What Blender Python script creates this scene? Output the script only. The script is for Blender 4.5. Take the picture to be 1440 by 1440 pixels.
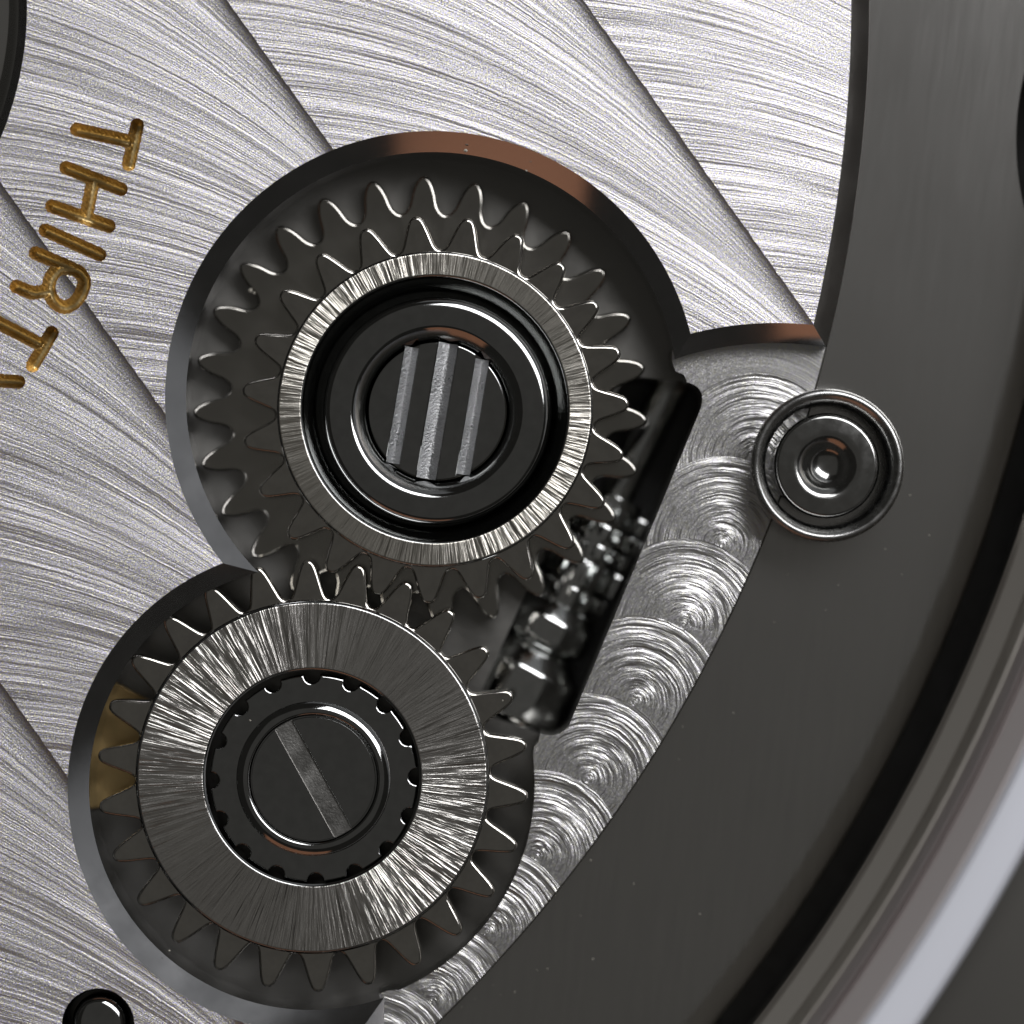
import bpy, bmesh, math, random
from mathutils import Vector, Matrix
random.seed(7)
R = math.radians
for o in list(bpy.data.objects):
    bpy.data.objects.remove(o, do_unlink=True)
S = bpy.context.scene
COL = S.collection
S.unit_settings.system = 'METRIC'
S.unit_settings.scale_length = 0.001          # one unit is one millimetre

# ------------------------------------------------------------------ camera
H = 30.0                                      # camera height above the bridge, mm
K = 144.0                                     # photo pixels per mm at z = 0
cam = bpy.data.cameras.new('camera')
cam.sensor_width = 36.0
cam.lens = 36.0 * H / 10.0
cam.clip_start = 0.5
cam.clip_end = 1000.0
cam.dof.use_dof = True
cam.dof.focus_distance = H + 0.13
APERTURE_R = 1.05                             # mm, real lens opening
cam.dof.aperture_fstop = cam.lens * 1e-3 / (2 * APERTURE_R)
camo = bpy.data.objects.new('camera', cam)
camo.location = (0, 0, H)
COL.objects.link(camo)
S.camera = camo

# ------------------------------------------------------------------ world and lamps
wd = bpy.data.worlds.new('World')
S.world = wd
wd.use_nodes = True
bgn = wd.node_tree.nodes['Background']
bgn.inputs[0].default_value = (1.0, 0.965, 0.88, 1)
bgn.inputs[1].default_value = 0.022

def panel(name, az, el, dist, w, h, rad, color, target=(0, 0, 0)):
    l = bpy.data.lights.new(name, 'AREA')
    l.shape = 'RECTANGLE'
    l.size = w
    l.size_y = h
    l.energy = rad * math.pi * w * h          # radiance -> watts
    l.color = color
    o = bpy.data.objects.new(name, l)
    d = Vector((math.cos(R(az)) * math.cos(R(el)), math.sin(R(az)) * math.cos(R(el)), math.sin(R(el))))
    o.location = Vector(target) + d * dist
    o.rotation_euler = d.to_track_quat('Z', 'Y').to_euler()
    COL.objects.link(o)
    return o
panel('key_lamp', 52, 50, 100, 93, 37, 8.2, (0.985, 0.98, 1.0))
panel('overhead_fill', 0, 90, 130, 240, 240, 0.052, (1.0, 0.975, 0.93))  # added dim panel overhead, gives flat polished faces a faint grey to mirror
panel('low_side_fill', 42, 19, 110, 330, 62, 0.18, (0.95, 0.97, 1.0))  # added dim panel low at the side, gives the chamfers their grey
panel('warm_bounce', -107, 13, 90, 72, 40, 0.30, (1.0, 0.44, 0.24))  # added glowing panel, stands in for an unseen brown thing mirrored in the chamfers

S.render.engine = 'CYCLES'
S.view_settings.view_transform = 'Standard'
S.view_settings.look = 'None'
S.view_settings.exposure = 0.0
S.view_settings.gamma = 1.0
S.cycles.max_bounces = 8
S.cycles.glossy_bounces = 6

# ------------------------------------------------------------------ helpers
def P(px, py, z=0.0):
    """photo pixel -> point at height z (the height comes from the layer the thing lies on)"""
    f = (H - z) / H / K
    return Vector(((px - 720) * f, (720 - py) * f, z))
def L(px, z=0.0):
    return px * (H - z) / H / K

def obj(name, me, mat=None, parent=None, loc=(0, 0, 0), rz=0.0):
    o = bpy.data.objects.new(name, me)
    COL.objects.link(o)
    o.location = loc
    o.rotation_euler = (0, 0, rz)
    if mat is not None and me is not None and not me.materials:
        me.materials.append(mat)
    if parent is not None:
        o.parent = parent
    return o
def tag(o, label=None, cat=None, group=None, kind=None):
    if label: o['label'] = label
    if cat: o['category'] = cat
    if group: o['group'] = group
    if kind: o['kind'] = kind
    return o
def empty(name, loc, label, cat, group=None):
    o = bpy.data.objects.new(name, None)
    o.empty_display_size = 0.2
    o.location = loc
    COL.objects.link(o)
    return tag(o, label, cat, group)

def finish(name, verts, faces, angle=32):
    me = bpy.data.meshes.new(name)
    me.from_pydata([tuple(v) for v in verts], [], faces)
    me.validate()
    bm = bmesh.new(); bm.from_mesh(me)
    bmesh.ops.recalc_face_normals(bm, faces=bm.faces)
    bm.to_mesh(me); bm.free()
    me.polygons.foreach_set('use_smooth', [True] * len(me.polygons))
    me.set_sharp_from_angle(angle=R(angle))
    me.polygons.foreach_set('use_smooth', [abs(p.normal.z) < 0.9995 for p in me.polygons])
    return me

def fillet(prof, rad, steps=3):
    """round the inner corners of an (r, z) profile; rad: one value or one per point"""
    out = [prof[0]]
    for i in range(1, len(prof) - 1):
        b = rad[i] if isinstance(rad, (list, tuple)) else rad
        p0, p1, p2 = Vector(prof[i - 1]), Vector(prof[i]), Vector(prof[i + 1])
        a, c = p0 - p1, p2 - p1
        b = min(b, a.length * 0.48, c.length * 0.48)
        if b <= 1e-6:
            out.append(prof[i]); continue
        q0, q2 = p1 + a.normalized() * b, p1 + c.normalized() * b
        for k in range(steps + 1):
            t = k / steps
            q = q0 * (1 - t) ** 2 + p1 * 2 * t * (1 - t) + q2 * t * t
            out.append((q.x, q.y))
    out.append(prof[-1])
    return out

def lathe(name, prof, segs=160, closed=False, angle=32):
    """revolve an (r, z) profile round z"""
    v, f = [], []
    rings = []
    for r, z in prof:
        if r < 1e-6:
            rings.append([len(v)]); v.append((0, 0, z))
        else:
            rings.append(list(range(len(v), len(v) + segs)))
            for k in range(segs):
                a = 2 * math.pi * k / segs
                v.append((r * math.cos(a), r * math.sin(a), z))
    pairs = list(zip(rings, rings[1:]))
    if closed:
        pairs.append((rings[-1], rings[0]))
    for A, B in pairs:
        for k in range(segs):
            k2 = (k + 1) % segs
            if len(A) == 1 and len(B) == 1: continue
            if len(A) == 1: f.append((A[0], B[k], B[k2]))
            elif len(B) == 1: f.append((A[k], B[0], A[k2]))
            else: f.append((A[k], B[k], B[k2], A[k2]))
    return finish(name, v, f, angle)

def bevel_prism(name, pts, z0, z1, bev, steps=3, angle=32):
    """prism on a counter-clockwise outline with a rounded upper edge"""
    n = len(pts)
    nrm = []
    for i in range(n):
        a, b, c = Vector(pts[i - 1]), Vector(pts[i]), Vector(pts[(i + 1) % n])
        e1, e2 = (b - a), (c - b)
        if e1.length < 1e-9: e1 = e2
        if e2.length < 1e-9: e2 = e1
        n1 = Vector((e1.y, -e1.x)).normalized(); n2 = Vector((e2.y, -e2.x)).normalized()
        m = (n1 + n2)
        m = m.normalized() if m.length > 1e-6 else n1
        nrm.append(m / max(0.4, m.dot(n1)))
    rows = [(0, z0)] + [(bev * (1 - math.cos(math.pi / 2 * k / steps)), z1 - bev + bev * math.sin(math.pi / 2 * k / steps)) for k in range(steps + 1)]
    v, f = [], []
    for d, z in rows:
        for i in range(n):
            q = Vector(pts[i]) - nrm[i] * d
            v.append((q.x, q.y, z))
    for j in range(len(rows) - 1):
        for i in range(n):
            i2 = (i + 1) % n
            f.append((j * n + i, j * n + i2, (j + 1) * n + i2, (j + 1) * n + i))
    f.append(tuple((len(rows) - 1) * n + i for i in range(n)))
    f.append(tuple(reversed(range(n))))
    return finish(name, v, f, angle)

def fill_loops(loops, z):
    """flat sheet bounded by loops of 2-D points; returns verts, faces and the loops' first indices"""
    bm = bmesh.new()
    starts = []
    n = 0
    edges = []
    for lp in loops:
        starts.append(n)
        vs = [bm.verts.new((p[0], p[1], z)) for p in lp]
        n += len(vs)
        for i in range(len(vs)):
            edges.append(bm.edges.new((vs[i], vs[(i + 1) % len(vs)])))
    bm.verts.index_update()
    bmesh.ops.triangle_fill(bm, use_beauty=True, use_dissolve=False, edges=edges)
    bm.verts.index_update()
    v = [tuple(x.co) for x in bm.verts]
    f = [tuple(x.index for x in fc.verts) for fc in bm.faces]
    bm.free()
    return v, f, starts

def sheet(name, layers, floor=True, angle=25):
    """layers: list of (loops, z) with equal point counts, top first: a filled top, walls down through the layers"""
    v, f, st = fill_loops(layers[0][0], layers[0][1])
    base = list(st)
    prev = [[st[i] + k for k in range(len(lp))] for i, lp in enumerate(layers[0][0])]
    for loops, z in layers[1:]:
        cur = []
        for i, lp in enumerate(loops):
            idx = list(range(len(v), len(v) + len(lp)))
            v += [(p[0], p[1], z) for p in lp]
            for k in range(len(lp)):
                k2 = (k + 1) % len(lp)
                f.append((prev[i][k], prev[i][k2], idx[k2], idx[k]))
            cur.append(idx)
        prev = cur
    return finish(name, v, f, angle)

def circle(cx, cy, r, n=96):
    return [(cx + r * math.cos(2 * math.pi * k / n), cy + r * math.sin(2 * math.pi * k / n)) for k in range(n)]
def cc(c0, r0, c1, r1, near):
    """the crossing of two circles nearest to a point"""
    c0, c1, near = Vector(c0), Vector(c1), Vector(near)
    d = (c1 - c0).length
    a = (r0 * r0 - r1 * r1 + d * d) / (2 * d)
    h = math.sqrt(max(0, r0 * r0 - a * a))
    u = (c1 - c0) / d
    m = c0 + u * a
    w = Vector((-u.y, u.x)) * h
    return min((m + w, m - w), key=lambda q: (q - near).length)
def arc(c, r, p, q, n, ccw):
    """n points on the circle from p to q (both included)"""
    a0 = math.atan2(p[1] - c[1], p[0] - c[0]); a1 = math.atan2(q[1] - c[1], q[0] - c[0])
    if ccw:
        while a1 < a0: a1 += 2 * math.pi
    else:
        while a1 > a0: a1 -= 2 * math.pi
    return [(c[0] + r * math.cos(a0 + (a1 - a0) * k / (n - 1)), c[1] + r * math.sin(a0 + (a1 - a0) * k / (n - 1))) for k in range(n)]

# ------------------------------------------------------------------ materials
class NT:
    """small helper for node trees: values in, sockets out"""
    def __init__(self, name):
        self.m = bpy.data.materials.new(name)
        self.m.use_nodes = True
        self.t = self.m.node_tree
        self.b = self.t.nodes['Principled BSDF']
        self.t.nodes.remove  # keep
    def n(self, kind, **kw):
        nd = self.t.nodes.new(kind)
        for k, v in kw.items(): setattr(nd, k, v)
        return nd
    def put(self, sock, v):
        if isinstance(v, bpy.types.NodeSocket): self.t.links.new(v, sock)
        elif v is not None:
            try: sock.default_value = v
            except Exception: sock.default_value = (*v, 1.0)
    def mt(self, op, a, b=None, c=None, clamp=False):
        nd = self.n('ShaderNodeMath', operation=op, use_clamp=clamp)
        for i, x in enumerate((a, b, c)):
            if x is not None: self.put(nd.inputs[i], x)
        return nd.outputs[0]
    def vm(self, op, a, b=None, scale=None):
        nd = self.n('ShaderNodeVectorMath', operation=op)
        self.put(nd.inputs[0], a)
        if b is not None: self.put(nd.inputs[1], b)
        if scale is not None: self.put(nd.inputs['Scale'], scale)
        return nd.outputs['Value'] if op in ('DOT_PRODUCT', 'LENGTH', 'DISTANCE') else nd.outputs[0]
    def xyz(self, x=0.0, y=0.0, z=0.0):
        nd = self.n('ShaderNodeCombineXYZ')
        for i, v in enumerate((x, y, z)): self.put(nd.inputs[i], v)
        return nd.outputs[0]
    def sep(self, v):
        nd = self.n('ShaderNodeSeparateXYZ'); self.put(nd.inputs[0], v)
        return nd.outputs[0], nd.outputs[1], nd.outputs[2]
    def noise(self, vec, scale=1.0, detail=2.0, rough=0.5):
        nd = self.n('ShaderNodeTexNoise')
        self.put(nd.inputs['Vector'], vec)
        nd.inputs['Scale'].default_value = scale
        nd.inputs['Detail'].default_value = detail
        nd.inputs['Roughness'].default_value = rough
        return nd.outputs[0]
    def ramp(self, fac, stops):
        nd = self.n('ShaderNodeValToRGB')
        self.put(nd.inputs[0], fac)
        e = nd.color_ramp.elements
        while len(e) < len(stops): e.new(0.5)
        for i, (p, c) in enumerate(stops):
            e[i].position = p; e[i].color = (*c, 1)
        return nd.outputs[0]
    def rng(self, v, a, b, c, d):
        nd = self.n('ShaderNodeMapRange')
        self.put(nd.inputs[0], v)
        for i, x in enumerate((a, b, c, d)): nd.inputs[i + 1].default_value = x
        return nd.outputs[0]
    def obco(self):
        return self.n('ShaderNodeTexCoord').outputs['Object']
    def pos(self):
        return self.n('ShaderNodeNewGeometry').outputs['Position']
    def nor(self):
        return self.n('ShaderNodeNewGeometry').outputs['Normal']
    def done(self, color, rough, normal=None, metal=1.0, spec=None):
        self.put(self.b.inputs['Base Color'], color if isinstance(color, bpy.types.NodeSocket) else (*color, 1))
        self.put(self.b.inputs['Roughness'], rough)
        self.put(self.b.inputs['Metallic'], metal)
        if normal is not None: self.put(self.b.inputs['Normal'], normal)
        return self.m

def steel(name, color, rough, grain=0.03, scale=9.0, stretch=(1, 1, 1)):
    """plain metal with faint uneven finish, smudges and tiny scratches"""
    t = NT(name)
    p = t.obco()
    v = t.vm('MULTIPLY', p, stretch)
    n1 = t.noise(v, scale, 4, 0.6)
    n2 = t.noise(v, scale * 9, 3, 0.6)
    col = t.ramp(n1, [(0.3, [c * 0.86 for c in color]), (0.7, color)])
    rg = t.rng(n1, 0.3, 0.7, rough * 0.8, rough * 1.3)
    bp = t.n('ShaderNodeBump')
    bp.inputs['Strength'].default_value = grain
    bp.inputs['Distance'].default_value = 0.02
    t.put(bp.inputs['Height'], n2)
    return t.done(col, rg, bp.outputs[0])

def tilted(t, base, direction, amount):
    """normal leaning by amount along a direction: the flank of a groove"""
    return t.vm('NORMALIZE', t.vm('ADD', base, t.vm('SCALE', direction, scale=amount)))

def sunburst(name, color, rough, amp, f1, f2):
    """radial brushing: every fine groove runs from the centre outwards"""
    t = NT(name)
    p = t.obco()
    x, y, z = t.sep(p)
    flat = t.xyz(x, y, 0.0)
    rr = t.vm('LENGTH', flat)
    u = t.vm('NORMALIZE', flat)
    ux, uy, uz = t.sep(u)
    tang = t.xyz(t.mt('MULTIPLY', uy, -1.0), ux, 0.0)
    def streak(f, rs, off):
        return t.noise(t.xyz(t.mt('MULTIPLY', ux, f), t.mt('MULTIPLY', uy, f), t.mt('MULTIPLY_ADD', rr, rs, off)), 1.0, 3, 0.7)
    a = streak(f1, 1.2, 0.0)
    b = streak(f2, 3.0, 5.0)
    g = t.mt('ADD', t.mt('MULTIPLY', t.mt('SUBTRACT', a, 0.5), 7.0 * amp), t.mt('MULTIPLY', t.mt('SUBTRACT', b, 0.5), 7.0 * amp))
    g = t.mt('MINIMUM', t.mt('MAXIMUM', g, -0.5), 0.5)
    sp = t.mt('MULTIPLY', t.mt('SUBTRACT', t.noise(p, 60.0, 2, 0.5), 0.5), 0.14)
    nrm = tilted(t, tilted(t, t.nor(), tang, g), u, sp)
    col = t.ramp(b, [(0.3, [c * 0.6 for c in color]), (0.65, color)])
    return t.done(col, rough, nrm)

STRIPE_N = (0.8147, 0.5799)
STRIPE_D = (0.5799, -0.8147)
STRIPE_W = 408 / K
def geneva(name):
    """wide stripes, each cut by an arcing tool that leaves curved strokes"""
    t = NT(name)
    p = t.obco()
    q = t.mt('ADD', t.vm('DOT_PRODUCT', p, (*STRIPE_N, 0)), STRIPE_OFF)
    v0 = t.vm('DOT_PRODUCT', p, (*STRIPE_D, 0))
    # the cutter wanders a little, so the edges are not ruled
    wob = t.mt('MULTIPLY', t.mt('SUBTRACT', t.noise(t.xyz(v0, 0, 0), 6.0, 3, 0.6), 0.5), 0.035)
    s = t.mt('DIVIDE', t.mt('ADD', q, wob), STRIPE_W)
    sid = t.mt('FLOOR', s)
    u = t.mt('MULTIPLY', t.mt('SUBTRACT', 1.0, t.mt('SUBTRACT', s, sid)), STRIPE_W)
    rad = 1180 / K
    ru = t.mt('SUBTRACT', rad, u)
    root = t.mt('SQRT', t.mt('MAXIMUM', t.mt('SUBTRACT', rad * rad, t.mt('MULTIPLY', ru, ru)), 0.004))
    w = t.mt('ADD', v0, root)
    slope = t.mt('DIVIDE', ru, root)
    gd = t.vm('NORMALIZE', t.vm('ADD', t.xyz(STRIPE_D[0], STRIPE_D[1], 0.0), t.vm('SCALE', t.xyz(-STRIPE_N[0], -STRIPE_N[1], 0.0), scale=slope)))
    # true distance across strokes is w / |grad|
    gl = t.mt('SQRT', t.mt('ADD', 1.0, t.mt('MULTIPLY', slope, slope)))
    along = t.mt('MULTIPLY', u, 1.0)
    def streak(f, fa, off, det):
        return t.noise(t.xyz(t.mt('MULTIPLY', w, f), t.mt('MULTIPLY', along, fa), t.mt('MULTIPLY_ADD', sid, 7.3, off)), 1.0, det, 0.65)
    a = streak(7.0, 0.10, 0.0, 2)
    b = streak(54.0, 0.2, 3.0, 2)
    c = streak(110.0, 0.9, 9.0, 1)
    sc = lambda x, k: t.mt('MULTIPLY', t.mt('SUBTRACT', x, 0.5), k)
    g = t.mt('ADD', t.mt('ADD', sc(a, 0.12), sc(b, 0.85)), sc(c, 1.7))
    grain = t.noise(p, 95.0, 2, 0.7)
    grain2 = t.noise(t.vm('ADD', p, (3.1, 5.7, 0)), 95.0, 2, 0.7)
    perp = t.vm('CROSS_PRODUCT', gd, (0, 0, 1))
    n0 = tilted(t, t.nor(), gd, g)
    n1 = tilted(t, n0, perp, t.mt('ADD', sc(grain, 1.7), 0.0))
    n2 = tilted(t, n1, gd, sc(grain2, 1.7))
    # the lip where one pass meets the next
    lip = t.mt('MULTIPLY', t.mt('POWER', 2.718, t.mt('MULTIPLY', u, -16.0)), -0.75)
    n3 = tilted(t, n2, t.xyz(STRIPE_N[0], STRIPE_N[1], 0.0), lip)
    tint = t.noise(p, 60.0, 3, 0.6)  # violet and yellow flecks paint in the strokes' iridescent sparkle
    col = t.ramp(tint, [(0.36, (0.58, 0.54, 0.86)), (0.5, (0.80, 0.79, 0.81)), (0.64, (0.96, 0.90, 0.56))])
    dk = t.rng(b, 0.3, 0.6, 0.80, 1.0)
    cm = t.vm('SCALE', col, scale=dk)
    return t.done(cm, t.rng(a, 0.3, 0.7, 0.44, 0.50), n3)

def perlage(name, spots, rad):
    """overlapping ring-grained spots, each new one cutting into the last"""
    t = NT(name)
    p = t.obco()
    x, y, z = t.sep(p)
    flat = t.xyz(x, y, 0.0)
    acc = None; rid = None; frame = None
    for i, (cx, cy) in enumerate(spots):
        dv = t.vm('SUBTRACT', flat, (cx, cy, 0.0))
        if acc is None:
            acc = dv; rid = t.mt('ADD', 0.0, 0.0)
            cov = t.mt('LESS_THAN', t.vm('LENGTH', dv), rad)
            continue
        msk = t.mt('LESS_THAN', t.vm('LENGTH', dv), rad)
        mx = t.n('ShaderNodeMix', data_type='VECTOR')
        t.put(mx.inputs[0], msk)
        t.put(mx.inputs[4], acc); t.put(mx.inputs[5], dv)
        acc = mx.outputs[1]
        rid = t.mt('ADD', rid, t.mt('MULTIPLY', msk, i * 3.7))
        cov = t.mt('MAXIMUM', cov, msk)
    ln = t.vm('LENGTH', acc)
    u = t.vm('NORMALIZE', acc)
    tang = t.vm('CROSS_PRODUCT', u, (0, 0, 1))
    ux, uy, uz = t.sep(u)
    wv = t.mt('MULTIPLY_ADD', t.mt('SUBTRACT', t.noise(flat, 9.0, 2, 0.5), 0.5), 0.025, ln)
    def ring(f, fa, off):
        return t.noise(t.xyz(t.mt('MULTIPLY', wv, f), t.mt('MULTIPLY_ADD', ux, fa, rid), t.mt('MULTIPLY_ADD', uy, fa, off)), 1.0, 3, 0.7)
    a = ring(48.0, 0.45, 0.0)
    b = ring(115.0, 1.3, 4.0)
    sc = lambda q, k: t.mt('MULTIPLY', t.mt('SUBTRACT', q, 0.5), k)
    g = t.mt('MINIMUM', t.mt('MAXIMUM', t.mt('ADD', sc(a, 1.4), sc(b, 2.4)), -0.5), 0.5)
    grain = t.noise(p, 80.0, 2, 0.7)
    n1 = tilted(t, t.nor(), u, t.mt('MULTIPLY', g, t.rng(cov, 0, 1, 0.12, 1.0)))
    n2 = tilted(t, n1, tang, sc(grain, 0.5))
    col = t.ramp(t.noise(p, 50.0, 2, 0.5), [(0.3, (0.60, 0.57, 0.62)), (0.5, (0.64, 0.64, 0.63)), (0.7, (0.68, 0.66, 0.58))])
    return t.done(t.vm('SCALE', col, scale=t.rng(a, 0.3, 0.55, 0.85, 1.0)), 0.37, n2)

def brushed(name, color, rough, direction, amp):
    """straight faint brushing with scattered dust-fine nicks"""
    t = NT(name)
    p = t.obco()
    d = Vector((*direction, 0)).normalized()
    e = Vector((-d.y, d.x, 0))
    a = t.noise(t.xyz(t.mt('MULTIPLY', t.vm('DOT_PRODUCT', p, tuple(e)), 14.0), t.mt('MULTIPLY', t.vm('DOT_PRODUCT', p, tuple(d)), 0.9), 0.0), 1.0, 4, 0.7)
    g = t.mt('MULTIPLY', t.mt('SUBTRACT', a, 0.5), amp)
    n = tilted(t, t.nor(), tuple(e), g)
    col = t.ramp(a, [(0.25, [c * 0.86 for c in color]), (0.75, color)])
    big = t.noise(p, 0.6, 2, 0.5)
    return t.done(col, t.rng(big, 0.3, 0.7, rough * 0.97, rough * 1.03), n)

M = {}
STRIPE_OFF = -((820 - 720) / K * STRIPE_N[0] + (720 - 0) / K * STRIPE_N[1])
M['geneva'] = geneva('striped_nickel')
M['chamfer'] = steel('polished_chamfer', (0.60, 0.60, 0.61), 0.13, 0.008, 2.0)
M['gear'] = steel('tooth_steel', (0.55, 0.53, 0.49), 0.10, 0.02)
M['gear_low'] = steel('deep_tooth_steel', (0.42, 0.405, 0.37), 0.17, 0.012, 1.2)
M['polish'] = steel('black_polished_steel', (0.38, 0.385, 0.38), 0.06, 0.012)
M['floor'] = steel('milled_floor', (0.25, 0.245, 0.23), 0.38, 0.03, 1.5)
M['slotwall'] = steel('frosted_slot', (0.54, 0.545, 0.55), 0.32, 0.9, 5)
M['slotfloor'] = steel('satin_slot', (0.30, 0.295, 0.28), 0.34, 0.18, 5)
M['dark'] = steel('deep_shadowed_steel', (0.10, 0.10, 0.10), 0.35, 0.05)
M['brass'] = steel('brass', (0.72, 0.52, 0.24), 0.36, 0.06, 6)
M['gold'] = steel('gold_fill', (0.72, 0.55, 0.27), 0.40, 0.12, 9)
M['screw_rim'] = steel('satin_screw_rim', (0.46, 0.46, 0.45), 0.24, 0.012)
M['screw'] = steel('softly_polished_steel', (0.40, 0.40, 0.39), 0.14, 0.012)
M['stem'] = steel('stem_steel', (0.60, 0.61, 0.60), 0.10, 0.02)
M['ring_sun'] = sunburst('sunburst_ring', (0.70, 0.67, 0.60), 0.28, 0.33, 120, 320)
M['disc_sun'] = sunburst('sunburst_disc', (0.66, 0.64, 0.60), 0.27, 0.33, 105, 300)
M['flange'] = brushed('dark_brushed_flange', (0.57, 0.56, 0.54), 0.20, (0.12, 1.0), 0.14)
M['case'] = NT('case_steel').done((0.58, 0.55, 0.50), 0.44)
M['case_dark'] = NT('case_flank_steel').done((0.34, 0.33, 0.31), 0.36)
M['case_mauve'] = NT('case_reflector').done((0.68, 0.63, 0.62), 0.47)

t = NT('bezel_painted_reflection')
M['bezel'] = t.done((0.72, 0.74, 0.80), 0.38, None, 0.0)  # pale colour stands in for the bright reflection on a polished bevel
t = NT('dust')
M['dust'] = t.done((0.42, 0.40, 0.34), 0.8, None, 0.0)

# ------------------------------------------------------------------ layer heights (mm)
Z_CH = -0.145        # lower edge of the bridge chamfer
Z_DECK = -0.33       # ring-grained deck
Z_FLOOR = -0.74      # recess floor
C0 = P(-788, 0)      # middle of the movement
CROWN = (607, 559); RAT = (436, 1110)

# ------------------------------------------------------------------ striped bridge
def bridge_outline(d, z):
    """outline of the bridge pushed out by d mm"""
    c0 = (C0.x, C0.y); r0 = 1985 / K + d
    cb = P(*CROWN); cb = (cb.x, cb.y); rb = 375 / K - d
    cl = P(*RAT); cl = (cl.x, cl.y); rl = 341 / K - d
    ce = P(1090, 926); ce = (ce.x, ce.y); re = 472 / K - d
    pA = cc(c0, r0, ce, re, P(1148, 457).xy)
    pE = cc(ce, re, cb, rb, P(972, 470).xy)
    pB = cc(cb, rb, cl, rl, P(318, 790).xy)
    xe = P(512, 0).x + d
    dy = math.sqrt(rl * rl - (xe - cl[0]) ** 2)
    pL = (xe, cl[1] - dy)
    top = (c0[0] + r0 * math.cos(R(34)), c0[1] + r0 * math.sin(R(34)))
    pts = []
    pts += arc(c0, r0, top, pA, 120, False)[:-1]
    pts += arc(ce, re, pA, pE, 24, True)[:-1]
    pts += arc(cb, rb, pE, pB, 150, True)[:-1]
    pts += arc(cl, rl, pB, pL, 130, True)
    b = P(512, 1900)
    pts.append((xe, b.y)); 
    pts.append((-11.5 - d, b.y)); pts.append((-11.5 - d, top[1] + d))
    return pts
HOLE = P(-437, 10); PINH = P(138, 1441)

# engraved letters: channels cut into the plate, their floors gilded
LET = [
    ('T', [[(108, 182), (178, 198)], [(193, 176), (181, 231)]]),
    ('H', [[(93, 236), (170, 266)], [(73, 290), (153, 318)], [(131, 254), (121, 304)]]),
    ('I', [[(64, 324), (140, 358)]]),
    ('R', [[(50, 356), (84, 370), (100, 377)], [(83, 377), (107, 378), (119, 392), (117, 408), (105, 427), (88, 434), (73, 422), (67, 405), (72, 387), (83, 377)], [(66, 409), (45, 412), (23, 403)]]),
    ('T', [[(-12, 449), (52, 482)], [(73, 468), (46, 514)]]),
    ('Y', [[(-20, 534), (26, 537)]]),
]
LR = 9.8                       # half width of a stroke, photo pixels
def letter(strokes, step=1.0):
    """outline loops and a channel mesh from the distance to the strokes"""
    def soft(st):
        if len(st) < 4: return st
        for _ in range(2):
            o = [st[0]]
            for a, b in zip(st, st[1:]):
                o.append((a[0] * .75 + b[0] * .25, a[1] * .75 + b[1] * .25)); o.append((a[0] * .25 + b[0] * .75, a[1] * .25 + b[1] * .75))
            st = o + [st[-1]]
        return st
    strokes = [soft(st) for st in strokes]
    segs = [(Vector(a), Vector(b)) for st in strokes for a, b in zip(st, st[1:])]
    xs = [p[0] for st in strokes for p in st]; ys = [p[1] for st in strokes for p in st]
    x0, y0 = min(xs) - 14, min(ys) - 14
    nx, ny = int((max(xs) - min(xs) + 28) / step) + 1, int((max(ys) - min(ys) + 28) / step) + 1
    def dist(x, y):
        best = 99.0
        for a, b in segs:
            ab = b - a; q = Vector((x, y)) - a
            k = max(0.0, min(1.0, q.dot(ab) / max(1e-9, ab.length_squared)))
            best = min(best, (q - ab * k).length)
        return best
    # slightly ragged edges, as the cutter leaves them
    ph = random.random() * 9
    D = [[dist(x0 + i * step, y0 + j * step) + 0.5 * math.sin(i * 0.9 + ph + 0.5 * math.sin(j * 0.8)) * math.sin(j * 0.7 + 1.3 * ph) for i in range(nx)] for j in range(ny)]
    # marching squares
    nxt = {}
    pt = {}
    def cross(i, j, i2, j2):
        key = (min((i, j), (i2, j2)), max((i, j), (i2, j2)))
        (a, b), (c, d) = key
        va, vb = D[b][a] - LR, D[d][c] - LR
        k = va / (va - vb)
        pt[key] = P(x0 + (a + (c - a) * k) * step, y0 + (b + (d - b) * k) * step).xy
        return key
    for j in range(ny - 1):
        for i in range(nx - 1):
            cs = [(i, j), (i + 1, j), (i + 1, j + 1), (i, j + 1)]
            ins = [D[b][a] < LR for a, b in cs]
            ent = []
            for k in range(4):
                if ins[k] != ins[(k + 1) % 4]:
                    ent.append((cross(*cs[k], *cs[(k + 1) % 4]), ins[k]))
            if len(ent) == 2:
                a = [e for e, f in ent if f][0]; b = [e for e, f in ent if not f][0]
                nxt[a] = b
            elif len(ent) == 4:
                for k in range(4):
                    if ent[k][1]: nxt[ent[k][0]] = ent[(k + 1) % 4][0]
    loops = []
    left = set(nxt)
    while left:
        k = left.pop(); lp = [k]; q = nxt[k]
        while q in left:
            left.discard(q); lp.append(q); q = nxt[q]
        if len(lp) > 8:
            loops.append([tuple(pt[e]) for e in lp[::2]])
    # channel floor
    v, f, idx = [], [], {}
    def hz(d):
        r = max(0.0, min(1.0, d / LR))
        return -0.010 - 0.17 * (1 - r ** 3.0) if d < LR else -0.010
    for j in range(ny):
        for i in range(nx):
            if D[j][i] < LR + 2.2:
                p = P(x0 + i * step, y0 + j * step)
                idx[(i, j)] = len(v); v.append((p.x, p.y, hz(D[j][i])))
    for (i, j) in idx:
        q = [(i, j), (i + 1, j), (i + 1, j + 1), (i, j + 1)]
        if all(e in idx for e in q): f.append(tuple(idx[e] for e in q))
    return loops, v, f
LETTERS = [(ch,) + letter(st) for ch, st in LET]
LOOPS = [lp for l in LETTERS for lp in l[1]]

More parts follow.
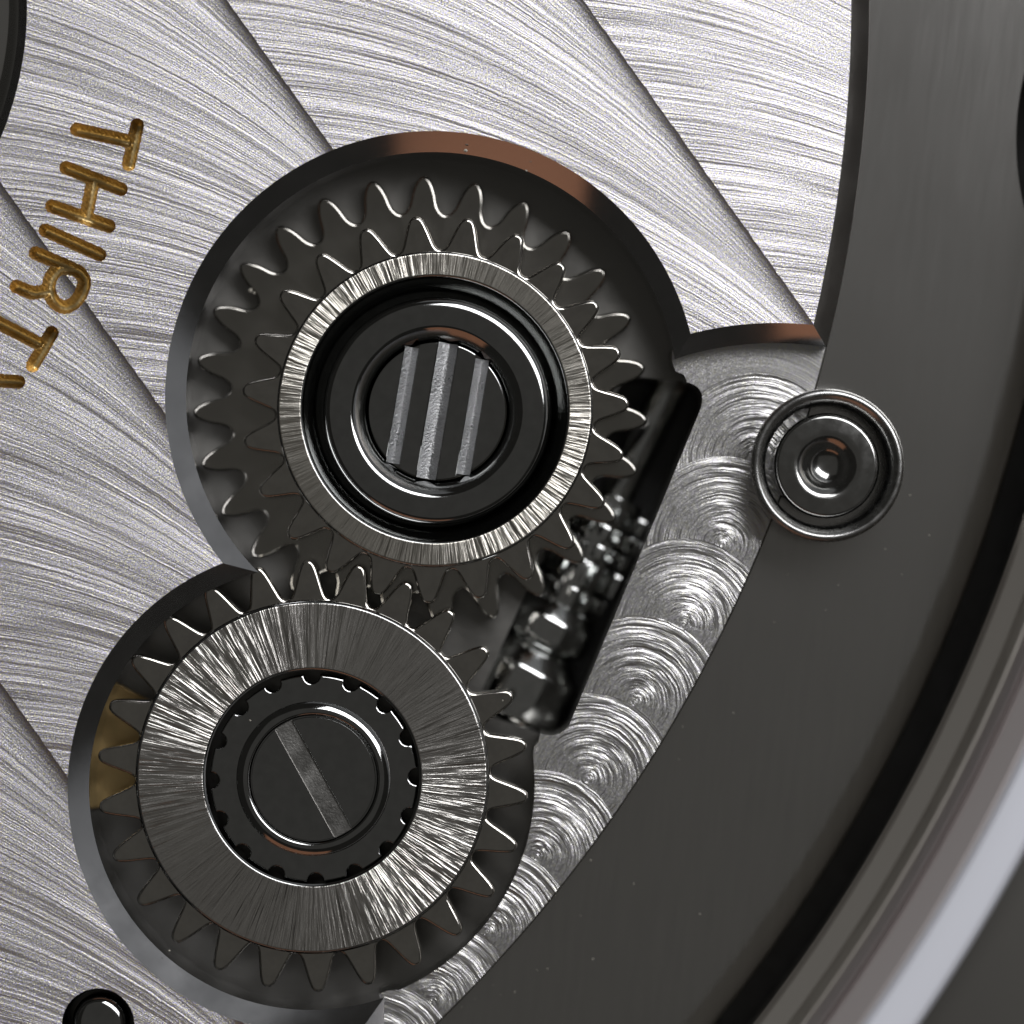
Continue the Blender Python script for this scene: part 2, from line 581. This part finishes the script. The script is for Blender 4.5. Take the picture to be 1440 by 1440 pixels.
def bridge_loops(d):
    return [bridge_outline(d, 0), list(reversed(circle(HOLE.x, HOLE.y, 475 / K - d * 0.55, 200))), list(reversed(circle(PINH.x, PINH.y, 51 / K - d * 0.15, 64)))] + LOOPS
BEV = 0.19
me = sheet('train_bridge', [(bridge_loops(0.0), 0.0), (bridge_loops(BEV), Z_CH), (bridge_loops(BEV), Z_FLOOR + 0.004)], angle=20)
me.materials.append(M['geneva']); me.materials.append(M['chamfer'])
for pl in me.polygons:
    pl.material_index = 0 if abs(pl.normal.z) > 0.98 else 1
bridge = obj('train_bridge', me)
tag(bridge, 'silvery striped bridge plate with curved brushing and gold engraved letters', 'bridge plate')
for ch, lps, v, f in LETTERS:
    lo = obj('engraved_letter', finish('engraved_letter', v, f, 60), M['gold'], bridge)
    lo['label'] = 'gold filled engraved letter ' + ch

# ------------------------------------------------------------------ main plate: deck, floor, slot, flange
SL_A, SL_B = Vector((945, 528)), Vector((745, 1040))          # ends of the slot, photo pixels
def slot_loop(z, grow=0.0):
    """rounded slot running under the wheels, corners taken from the photo"""
    cs = [(878, 528), (1000, 540), (792, 1042), (664, 1000)]
    rad = [30, 44, 34, 34]
    pts = []
    for i in range(4):
        p0, p1, p2 = Vector(cs[i - 1]), Vector(cs[i]), Vector(cs[(i + 1) % 4])
        a, b = (p0 - p1).normalized(), (p2 - p1).normalized()
        q0, q2 = p1 + a * rad[i], p1 + b * rad[i]
        for k in range(9):
            s_ = k / 8
            q = q0 * (1 - s_) ** 2 + p1 * 2 * s_ * (1 - s_) + q2 * s_ * s_
            pts.append(q)
    m = sum(pts, Vector((0, 0))) / len(pts)
    return [tuple(P(*(m + (q - m) * (1 + grow)), z).xy) for q in pts]

def deck_outline(d, z):
    """ring-grained deck: between slot, wheel recess and the rim"""
    c0 = P(-788, 0, 0); r0 = L(1994, z) + d
    def on_rim(px, py):
        q = P(px, py, z)
        a = math.atan2(q.y - c0.y, q.x - c0.x)
        return (c0.x + r0 * math.cos(a), c0.y + r0 * math.sin(a))
    pts = []
    # along the rim from the top down to the bottom
    rim = arc((c0.x, c0.y), r0, on_rim(1215, 300), on_rim(500, 1560), 140, False)
    pts += rim
    rest = [(470, 1600), (520, 1450), (538, 1412), (533, 1398), (545, 1393)]
    pts += [tuple(P(*q, z).xy) for q in rest]
    # round the lower wheel's recess
    cl = P(436, 1102, z)
    pts += arc((cl.x, cl.y), L(316, z), P(562, 1392, z), P(752, 1062, z), 60, True)
    pts += [tuple(P(*q, z).xy) for q in [(751, 1050), (757, 1044)]]
    # up the right side of the slot
    s = slot_loop(z)
    pts += [s[k] for k in range(26, 18, -1)] + [s[k] for k in range(17, 9, -1)]
    pts += [tuple(P(*q, z).xy) for q in [(962, 527), (950, 522), (945, 508), (946, 440), (960, 300)]]
    return list(reversed(pts))
SPOTS = [(1062, 648), (1015, 765), (960, 880), (893, 988), (826, 1097), (754, 1205), (684, 1312), (604, 1412), (520, 1500)]
M['perlage'] = perlage('ring_grained_deck', [tuple(P(*q, Z_DECK).xy) for q in SPOTS], L(123, Z_DECK))
me = sheet('main_plate', [([deck_outline(-0.02, Z_DECK)], Z_DECK), ([deck_outline(0.0, Z_DECK)], Z_DECK - 0.02), ([deck_outline(0.0, Z_DECK)], Z_FLOOR - 0.3)], angle=20)
me.materials.append(M['perlage']); me.materials.append(M['floor'])
for pl in me.polygons: pl.material_index = 0 if abs(pl.normal.z) > 0.98 else 1
tag(obj('plate_deck', me), kind='structure')

fl = [tuple(P(*q, Z_FLOOR).xy) for q in [(60, 150), (60, 1490), (640, 1490), (1000, 1080), (1120, 620), (1120, 150)]]
me = sheet('recess_floor', [([fl, list(reversed(slot_loop(Z_FLOOR)))], Z_FLOOR), ([fl, list(reversed(slot_loop(Z_FLOOR)))], -1.9)], angle=20)
tag(obj('recess_floor', me, M['floor']), kind='structure')
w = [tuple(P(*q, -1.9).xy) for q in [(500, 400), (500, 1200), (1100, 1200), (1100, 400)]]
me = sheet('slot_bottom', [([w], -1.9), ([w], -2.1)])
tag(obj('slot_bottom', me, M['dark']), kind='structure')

Z_FL = -0.55
def flange_loop(z, d=0.0):
    c0 = C0
    ro = L(2260, z) + d; ri = L(1940, z)
    bc = P(1829, 198, z); br = L(400, z) - min(max(d, 0.0), 0.02)
    out, inn = [], []
    n = 260
    for k in range(n + 1):
        a = R(34 - 92 * k / n)
        u = Vector((math.cos(a), math.sin(a)))
        r = ro
        # round bite added, its dark gap stands in for the case ring's shadow
        c = Vector((bc.x - c0.x, bc.y - c0.y)); b = u.dot(c); disc = b * b - (c.length_squared - br * br)
        if disc > 0: r = min(r, b - math.sqrt(disc))
        out.append((c0.x + u.x * r, c0.y + u.y * r)); inn.append((c0.x + u.x * ri, c0.y + u.y * ri))
    return list(reversed(out)) + inn
me = sheet('outer_flange', [([flange_loop(Z_FL, 0.34 * math.sin(R(a))-0.24)], Z_FL - 0.16 * (1 - math.cos(R(a)))) for a in range(0, 91, 10)] + [([flange_loop(Z_FL, 0.10)], Z_FL - 1.2)], angle=50)
tag(obj('outer_flange', me, M['flange']), kind='structure')
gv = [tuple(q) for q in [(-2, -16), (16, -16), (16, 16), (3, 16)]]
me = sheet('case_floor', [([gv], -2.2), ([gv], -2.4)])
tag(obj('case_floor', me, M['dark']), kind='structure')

# ------------------------------------------------------------------ gears
def tooth_mesh(name, n, r_in, r_root, r_tip, z0, z1, shape, bev, steps=3):
    """one pitch of a gear rim: the tooth with half a gap on either side"""
    half = math.pi / n
    pr = []
    for fr, hh in shape: pr.append((fr, hh))
    full = [(-a, h) for a, h in pr] + [(a, h) for a, h in reversed(pr[:-1])]
    def pnt(k):
        j = k; rot = 0.0
        while j < 0: j += len(full) - 1; rot -= 2 * half
        while j > len(full) - 1: j -= len(full) - 1; rot += 2 * half
        a, h = full[j]
        r = r_root + (r_tip - r_root) * h
        th = -(a * 2 * half + rot)           # outline runs clockwise in angle, flipped below
        return Vector((r * math.cos(th), r * math.sin(th)))
    m = len(full)
    rows = [(0.0, z0)] + [(bev * (1 - math.cos(math.pi / 2 * k / steps)), z1 - bev + bev * math.sin(math.pi / 2 * k / steps)) for k in range(steps + 1)]
    v, f = [], []
    for d, z in rows:
        for k in range(m):
            tg = (pnt(k + 1) - pnt(k - 1)).normalized()
            nr = Vector((-tg.y, tg.x))
            if nr.dot(pnt(k)) < 0 and abs(nr.dot(pnt(k).normalized())) > 0.2: nr = -nr
            q = pnt(k) - nr * d
            v.append((q.x, q.y, z))
    for zz in (z1, z0):
        for k in range(m):
            a0 = math.atan2(pnt(k).y, pnt(k).x)
            th = half - 2 * half * k / (m - 1)
            if pnt(0).y < 0: th = -th
            v.append((r_in * math.cos(th), r_in * math.sin(th), zz))
    nr_ = len(rows)
    for j in range(nr_):
        for k in range(m - 1):
            f.append((j * m + k, j * m + k + 1, (j + 1) * m + k + 1, (j + 1) * m + k))
    for k in range(m - 1):
        f.append((k, k + 1, (nr_ + 1) * m + k + 1, (nr_ + 1) * m + k))
    return finish(name, v, f, 40)

TRI = [(0.5, 0.0), (0.45, 0.005), (0.40, 0.04), (0.355, 0.13), (0.31, 0.27), (0.265, 0.43), (0.22, 0.60), (0.175, 0.76), (0.135, 0.88), (0.09, 0.96), (0.045, 0.992), (0.0, 1.0)]
LEAF = [(0.5, 0.0), (0.46, 0.005), (0.42, 0.03), (0.37, 0.09), (0.32, 0.18), (0.285, 0.30), (0.26, 0.44), (0.23, 0.58), (0.19, 0.72), (0.145, 0.84), (0.10, 0.925), (0.05, 0.98), (0.0, 1.0)]

def gear_rim(parent, n, r_in, r_root, r_tip, z0, z1, shape, bev, phase, mat):
    m = tooth_mesh('tooth', n, r_in, r_root, r_tip, z0, z1, shape, bev)
    m.materials.append(mat)
    for k in range(n):
        o = bpy.data.objects.new('tooth', m); COL.objects.link(o)
        o.parent = parent; o.rotation_euler = (0, 0, R(phase + 360.0 * k / n))

def two_tone(me, top, side):
    me.materials.append(top); me.materials.append(side)
    for pl in me.polygons: pl.material_index = 0 if pl.normal.z > 0.98 else 1
    return me

# lower (deep) gear under the crown wheel
zc = -0.50
c = P(591, 567, zc)
deep = empty('transmission_gear', (c.x, c.y, 0), 'dark steel gear with leaf shaped teeth lying under the crown wheel', 'gear')
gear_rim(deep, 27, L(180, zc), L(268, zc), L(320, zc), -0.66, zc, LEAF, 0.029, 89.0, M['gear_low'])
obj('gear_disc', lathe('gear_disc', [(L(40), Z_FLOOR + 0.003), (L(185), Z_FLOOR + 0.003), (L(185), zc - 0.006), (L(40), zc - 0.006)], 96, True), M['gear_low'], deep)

# crown wheel
zt = -0.20
c = P(611.5, 575.5, -0.06)
crown = empty('crown_wheel', (c.x, c.y, 0), 'upper toothed wheel with narrow sunburst ring round the triple slotted screw', 'gear wheel')
gear_rim(crown, 23, L(202, zt), L(226, zt), L(273, zt), -0.40, zt, TRI, 0.029, 48.8, M['gear'])
prof = [(L(150), -0.58), (L(216), -0.58), (L(223), -0.40), (L(223), -0.075), (L(220.5), -0.05), (L(189), -0.05), (L(186.5), -0.07), (L(185.5), -0.15), (L(163), -0.37), (L(150), -0.40)]
me = lathe('sunburst_ring', fillet(prof, [0, 0, 0, .02, .015, .012, .008, 0, 0, 0], 3), 220, True, 28)
obj('sunburst_ring', two_tone(me, M['ring_sun'], M['polish']), None, crown)
# screw in the crown wheel
c = P(614.5, 577.5, -0.06)
sc3 = empty('triple_slot_screw', (c.x, c.y, 0), 'polished domed screw with three parallel slots in the crown wheel', 'screw')
prof = [(L(98), -0.6), (L(150), -0.6), (L(161), -0.30), (L(161), -0.12), (L(156), -0.055), (L(146), -0.03), (L(126), -0.028), (L(118), -0.045), (L(107), -0.12), (L(100.5), -0.17), (L(98), -0.25)]
obj('screw_collar', lathe('screw_collar', fillet(prof, [0, 0, .02, .03, .035, .05, .05, .03, .05, .03, 0], 4), 220, True, 40), M['polish'], sc3)

def slotted(parent, r, ang, slots, z_top, depth, mat, wallmat, bev=0.012, lean=True):
    """round head cut by straight slots into lands; slots = (offset, width) across the slot direction"""
    edges = []
    lo = -r
    for off, wd_ in sorted(slots):
        edges.append((lo, off - wd_ / 2)); lo = off + wd_ / 2
    edges.append((lo, r))
    for a, b in edges:
        pts = []
        n = 18
        a_, b_ = max(a, -r * 0.9999), min(b, r * 0.9999)
        ang0 = math.acos(b_ / r); ang1 = math.acos(a_ / r)
        for k in range(n + 1):
            th = ang0 + (ang1 - ang0) * k / n
            pts.append((r * math.cos(th), r * math.sin(th)))
        for k in range(n + 1):
            th = -ang1 + (ang1 - ang0) * k / n
            pts.append((r * math.cos(th), r * math.sin(th)))
        clean = []
        for q in pts:
            if not clean or (Vector(q) - Vector(clean[-1])).length > 1e-3: clean.append(q)
        if (Vector(clean[0]) - Vector(clean[-1])).length < 1e-3: clean.pop()
        obj('head_land', bevel_prism('head_land', clean, z_top - depth, z_top, bev, 3, 25), mat, parent, rz=ang)
    # rounded slot floors
    for off, wd_ in slots:
        ln = math.sqrt(r * r - off * off)
        nn = 8
        v, f = [], []
        for s_ in (-1, 1):
            for k in range(nn + 1):
                x = -wd_ / 2 + wd_ * k / nn
                q_ = k / nn
                z = z_top - depth * ((0.05 + 0.85 * q_ / 0.55 if q_ < 0.55 else 0.9 - 1.9 * (q_ - 0.55)) if lean else 0.22 + 0.2 * q_)
                v.append((off + x, s_ * ln, z))
        for k in range(nn): f.append((k, k + 1, nn + 2 + k, nn + 1 + k))
        obj('slot', finish('slot', v, f, 60), wallmat, parent, rz=ang)
    obj('head_core', lathe('head_core', [(0, z_top - depth - 0.01), (r * 0.995, z_top - depth - 0.01), (r * 0.995, z_top - depth - 0.3), (0, z_top - depth - 0.3)], 64), mat, parent)
slotted(sc3, L(97), R(-9.5), [(L(-50), L(19)), (L(0), L(27)), (L(51), L(19))], -0.13, 0.09, M['polish'], M['slotwall'])

# ratchet wheel
c = P(439, 1093, -0.09)
rat = empty('ratchet_wheel', (c.x, c.y, 0), 'lower toothed wheel with broad sunburst brushed disc and single slotted screw', 'gear wheel')
gear_rim(rat, 26, L(190, zt), L(251, zt), L(304, zt), -0.42, zt, TRI, 0.029, 91.4, M['gear'])
prof = [(L(151), -0.42), (L(250), -0.42), (L(250), -0.115), (L(246), -0.085), (L(154), -0.085), (L(151), -0.105)]
me = lathe('sunburst_disc', fillet(prof, [0, 0, .012, .012, .012, 0], 3), 240, True, 28)
obj('sunburst_disc', two_tone(me, M['disc_sun'], M['polish']), None, rat)
# notched collar and screw
c = P(441, 1095, -0.1)
col_ = empty('notched_collar', (c.x, c.y, 0), 'dark polished collar with small round notches round its rim in the lower wheel', 'collar')
pts = []
nn = 16
for k in range(nn):
    a0 = R(91 + 360 / nn * k)
    rn = L(11.5); ro = L(146)
    wa = rn / ro
    for j in range(9):                      # notch, going inwards
        th = math.pi * j / 8
        q = Vector((ro * math.cos(a0), ro * math.sin(a0)))
        rad_ = Vector((math.cos(a0), math.sin(a0))); tg = Vector((-math.sin(a0), math.cos(a0)))
        pts.append(tuple(q - tg * rn * math.cos(th) - rad_ * rn * 1.05 * math.sin(th)))
    for j in range(1, 8):
        a = a0 + wa + (2 * math.pi / nn - 2 * wa) * j / 8
        pts.append((ro * math.cos(a), ro * math.sin(a)))
obj('collar_disc', bevel_prism('collar_disc', pts, -0.6, -0.115, 0.018, 3, 35), M['polish'], col_)
c = P(441, 1095, -0.1)
sc1 = empty('slotted_screw', (c.x, c.y, 0), 'round polished screw with one slanting slot in the notched collar', 'screw')
prof = [(L(88), -0.24), (L(110), -0.24), (L(110), -0.114), (L(104), -0.085), (L(97), -0.062), (L(91), -0.075), (L(88), -0.13)]
obj('screw_rim', lathe('screw_rim', fillet(prof, [0, 0, .03, .02, .03, .02, 0], 4), 160, True, 45), M['polish'], sc1)
slotted(sc1, L(87.5), R(29), [(0, L(27))], -0.075, 0.07, M['polish'], M['slotfloor'], lean=False)

# ------------------------------------------------------------------ brass plate seen in the gap by the lower wheel
zb = Z_FLOOR + 0.06
c = P(436, 1105, zb)
pts = []
for k in range(25):
    a = R(152 + 34 * k / 24); pts.append((L(345) * math.cos(a), L(345) * math.sin(a)))
for k in range(25):
    a = R(186 - 34 * k / 24); pts.append((L(225) * math.cos(a), L(225) * math.sin(a)))
b = obj('brass_plate', bevel_prism('brass_plate', pts, Z_FLOOR + 0.002, zb, 0.015), M['brass'], None, (c.x, c.y, 0))
tag(b, 'curved brass strip showing between the teeth at the lower wheel recess edge', 'brass strip')

# ------------------------------------------------------------------ winding stem in the slot
ZS = -1.25
A, B = P(954, 520, ZS), P(708, 1012, ZS)
ax = (B - A); LEN = ax.length
stem = empty('winding_stem', (A.x, A.y, ZS), 'polished winding stem with ribbed section and collar lying in the dark slot', 'winding stem')
stem.rotation_euler = ax.to_track_quat('Z', 'Y').to_euler()
def turned(name, prof, segs=72, rad=0.02):
    o = obj(name, lathe(name, fillet(prof, rad, 3), segs, False, 45), M['stem'], stem)
    return o
turned('shaft', [(0, 0.0), (L(26), 0.0), (L(26), LEN * 0.45), (0, LEN * 0.45)])
turned('shaft', [(0, LEN * 0.36), (L(44), LEN * 0.36), (L(44), LEN * 0.72), (0, LEN * 0.72)])
def toothed(name, n, r0, r1, z0, z1):
    pts = []
    for k in range(n):
        for fr, rr in ((0.0, r0), (0.14, r0), (0.30, r1), (0.62, r1), (0.78, r0)):
            a = 2 * math.pi * (k + fr) / n
            pts.append((rr * math.cos(a), rr * math.sin(a)))
    obj(name, bevel_prism(name, pts, z0, z1, 0.02, 2, 30), M['stem'], stem)
for k, (z0, z1, ro) in enumerate([(0.385, 0.425, 60), (0.44, 0.475, 64), (0.49, 0.525, 60), (0.54, 0.60, 64), (0.615, 0.65, 58)]):
    v0 = len(COL.objects)
    toothed('toothed_ring', 13 + k % 2, L(ro - 16), L(ro), -LEN * z1, -LEN * z0)
    o = stem.children[-1]; o.rotation_euler = (math.pi, 0, 0.3 * k)
turned('collar', [(0, LEN * 0.67), (L(52), LEN * 0.67), (L(66), LEN * 0.715), (L(66), LEN * 0.77), (L(54), LEN * 0.79), (0, LEN * 0.79)], rad=0.03)
turned('pinion_body', [(0, LEN * 0.79), (L(54), LEN * 0.79), (L(80), LEN * 0.85), (L(80), LEN * 0.98), (L(60), LEN * 1.02), (0, LEN * 1.02)], rad=0.04)

# ------------------------------------------------------------------ dimpled case screw by the rim
c = P(1162, 655, -0.05)
cs = empty('case_screw', (c.x, c.y, 0), 'round dimpled steel screw head straddling the grained deck and dark rim', 'screw')
cs.location.z = -0.02
prof = [(L(85), -0.9), (L(100), -0.9), (L(100), -0.10), (L(107), 0.02), (L(108), 0.08), (L(104), 0.125), (L(99), 0.13), (L(92), 0.085), (L(87), 0.02), (L(85), -0.10)]
obj('rim', lathe('rim', fillet(prof, [0, 0, .02, .05, .04, .04, .05, .05, .05, 0], 4), 160, True, 60), M['screw_rim'], cs)
prof = [(0, -0.9), (L(74), -0.9), (L(74), 0.02), (L(70), 0.07), (L(44), 0.085), (L(34), 0.04), (L(22), -0.05), (L(10), -0.085), (0, -0.09)]
obj('dimpled_head', lathe('dimpled_head', fillet(prof, [0, 0, .03, .03, .06, .08, .08, .05, 0], 4), 160, False, 60), M['screw'], cs)

# ------------------------------------------------------------------ small pin at the lower left and the hub at the upper left
pin = obj('polished_pin', lathe('polished_pin', fillet([(0, -0.05), (L(24), -0.055), (L(37), -0.10), (L(40), -0.2), (L(40), -0.70), (0, -0.70)], [0, .08, .06, .02, .01, 0], 4), 96, False, 50), M['polish'], None, (PINH.x, PINH.y, 0))
tag(pin, 'small round polished pin set in a hole of the striped bridge', 'pin')
c = P(-437, 10, -0.4)
hub = obj('rotor_hub', lathe('rotor_hub', fillet([(0, -0.30), (L(458), -0.30), (L(458), -0.74), (0, -0.74)], 0.0), 220), M['flange'], None, (c.x, c.y, 0))
tag(hub, 'dark round hub disc in the large opening of the striped bridge', 'hub')

# ------------------------------------------------------------------ watch case ring
def ring_pt(Rpx, z, a=-33.0):
    q = P(-788 + Rpx * math.cos(R(a)), 0 - Rpx * math.sin(R(a)), z)
    return (Vector((q.x, q.y)) - Vector((C0.x, C0.y))).length
case = empty('case_ring', (C0.x, C0.y, 0), 'blurred steel case ring with stepped bands and bezel edge with a bright reflection painted in', 'watch case')
def band(name, pts, mat, label=None):
    prof = [(ring_pt(r, z), z) for r, z in pts]
    v, f = [], []
    n = 220
    for k in range(n + 1):
        a = R(38 - 100 * k / n)
        for r, z in prof: v.append((r * math.cos(a), r * math.sin(a), z))
    m = len(prof)
    for k in range(n):
        for j in range(m):
            j2 = (j + 1) % m
            f.append((k * m + j, k * m + j2, (k + 1) * m + j2, (k + 1) * m + j))
    f.append(tuple(range(m))); f.append(tuple(n * m + j for j in reversed(range(m))))
    o = obj(name, finish(name, v, f, 35), mat, case)
    if label: o['label'] = label
    return o
band('inner_band', [(2380, -2.1), (2343, -2.1), (2343, 0.42), (2350, 0.50), (2368, 0.56), (2380, 0.60)], M['case'])
band('step_band', [(2400, -1.5), (2380.5, -1.5), (2380.5, 0.61), (2385, 0.66), (2396, 0.74), (2400, 0.74)], M['case'])
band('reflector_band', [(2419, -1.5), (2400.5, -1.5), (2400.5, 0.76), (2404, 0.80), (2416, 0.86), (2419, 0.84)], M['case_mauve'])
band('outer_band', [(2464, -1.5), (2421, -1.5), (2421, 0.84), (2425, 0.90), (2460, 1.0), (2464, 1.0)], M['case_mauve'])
band('bezel', [(2531, -1.5), (2464.5, -1.5), (2464.5, 1.0), (2472, 1.07), (2500, 1.12), (2524, 1.07), (2531, 0.98)], M['bezel'], 'bezel band with its pale bluish reflection painted in')
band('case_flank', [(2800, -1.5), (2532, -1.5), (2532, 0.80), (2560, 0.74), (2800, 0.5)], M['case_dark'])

# ------------------------------------------------------------------ dust
def speck(v, f, p, r):
    b = len(v)
    ring = []
    n = 6
    for k in range(n):
        a = 2 * math.pi * k / n
        q = r * random.uniform(0.5, 1.2)
        v.append((p.x + q * math.cos(a), p.y + q * math.sin(a), p.z))
    v.append((p.x, p.y, p.z + r * 0.7))
    for k in range(n): f.append((b + k, b + (k + 1) % n, b + n))
v, f = [], []
for k in range(46):
    a = R(random.uniform(-46, -18)); rr = 2000 + 230 * random.random() ** 1.6
    speck(v, f, P(-788 + rr * math.cos(a), -rr * math.sin(a), Z_FL + 0.002), random.uniform(0.003, 0.011))
for q, z, r in [((352, 408), zc, .03), ((357, 412), zc, .02), ((707, 985), zt, .012), ((655, 212), -0.06, .02), ((740, 240), -0.04, .012), ((238, 1337), -0.07, .012), ((170, 1313), -0.1, .012), ((272, 1400), -0.06, .012), ((365, 945), -0.112, .01), ((352, 1013), -0.112, .012)]:
    speck(v, f, P(*q, z + 0.002), r)
tag(obj('dust', finish('dust', v, f, 20), M['dust']), 'pale specks of dust scattered over the metal', 'dust', kind='stuff')
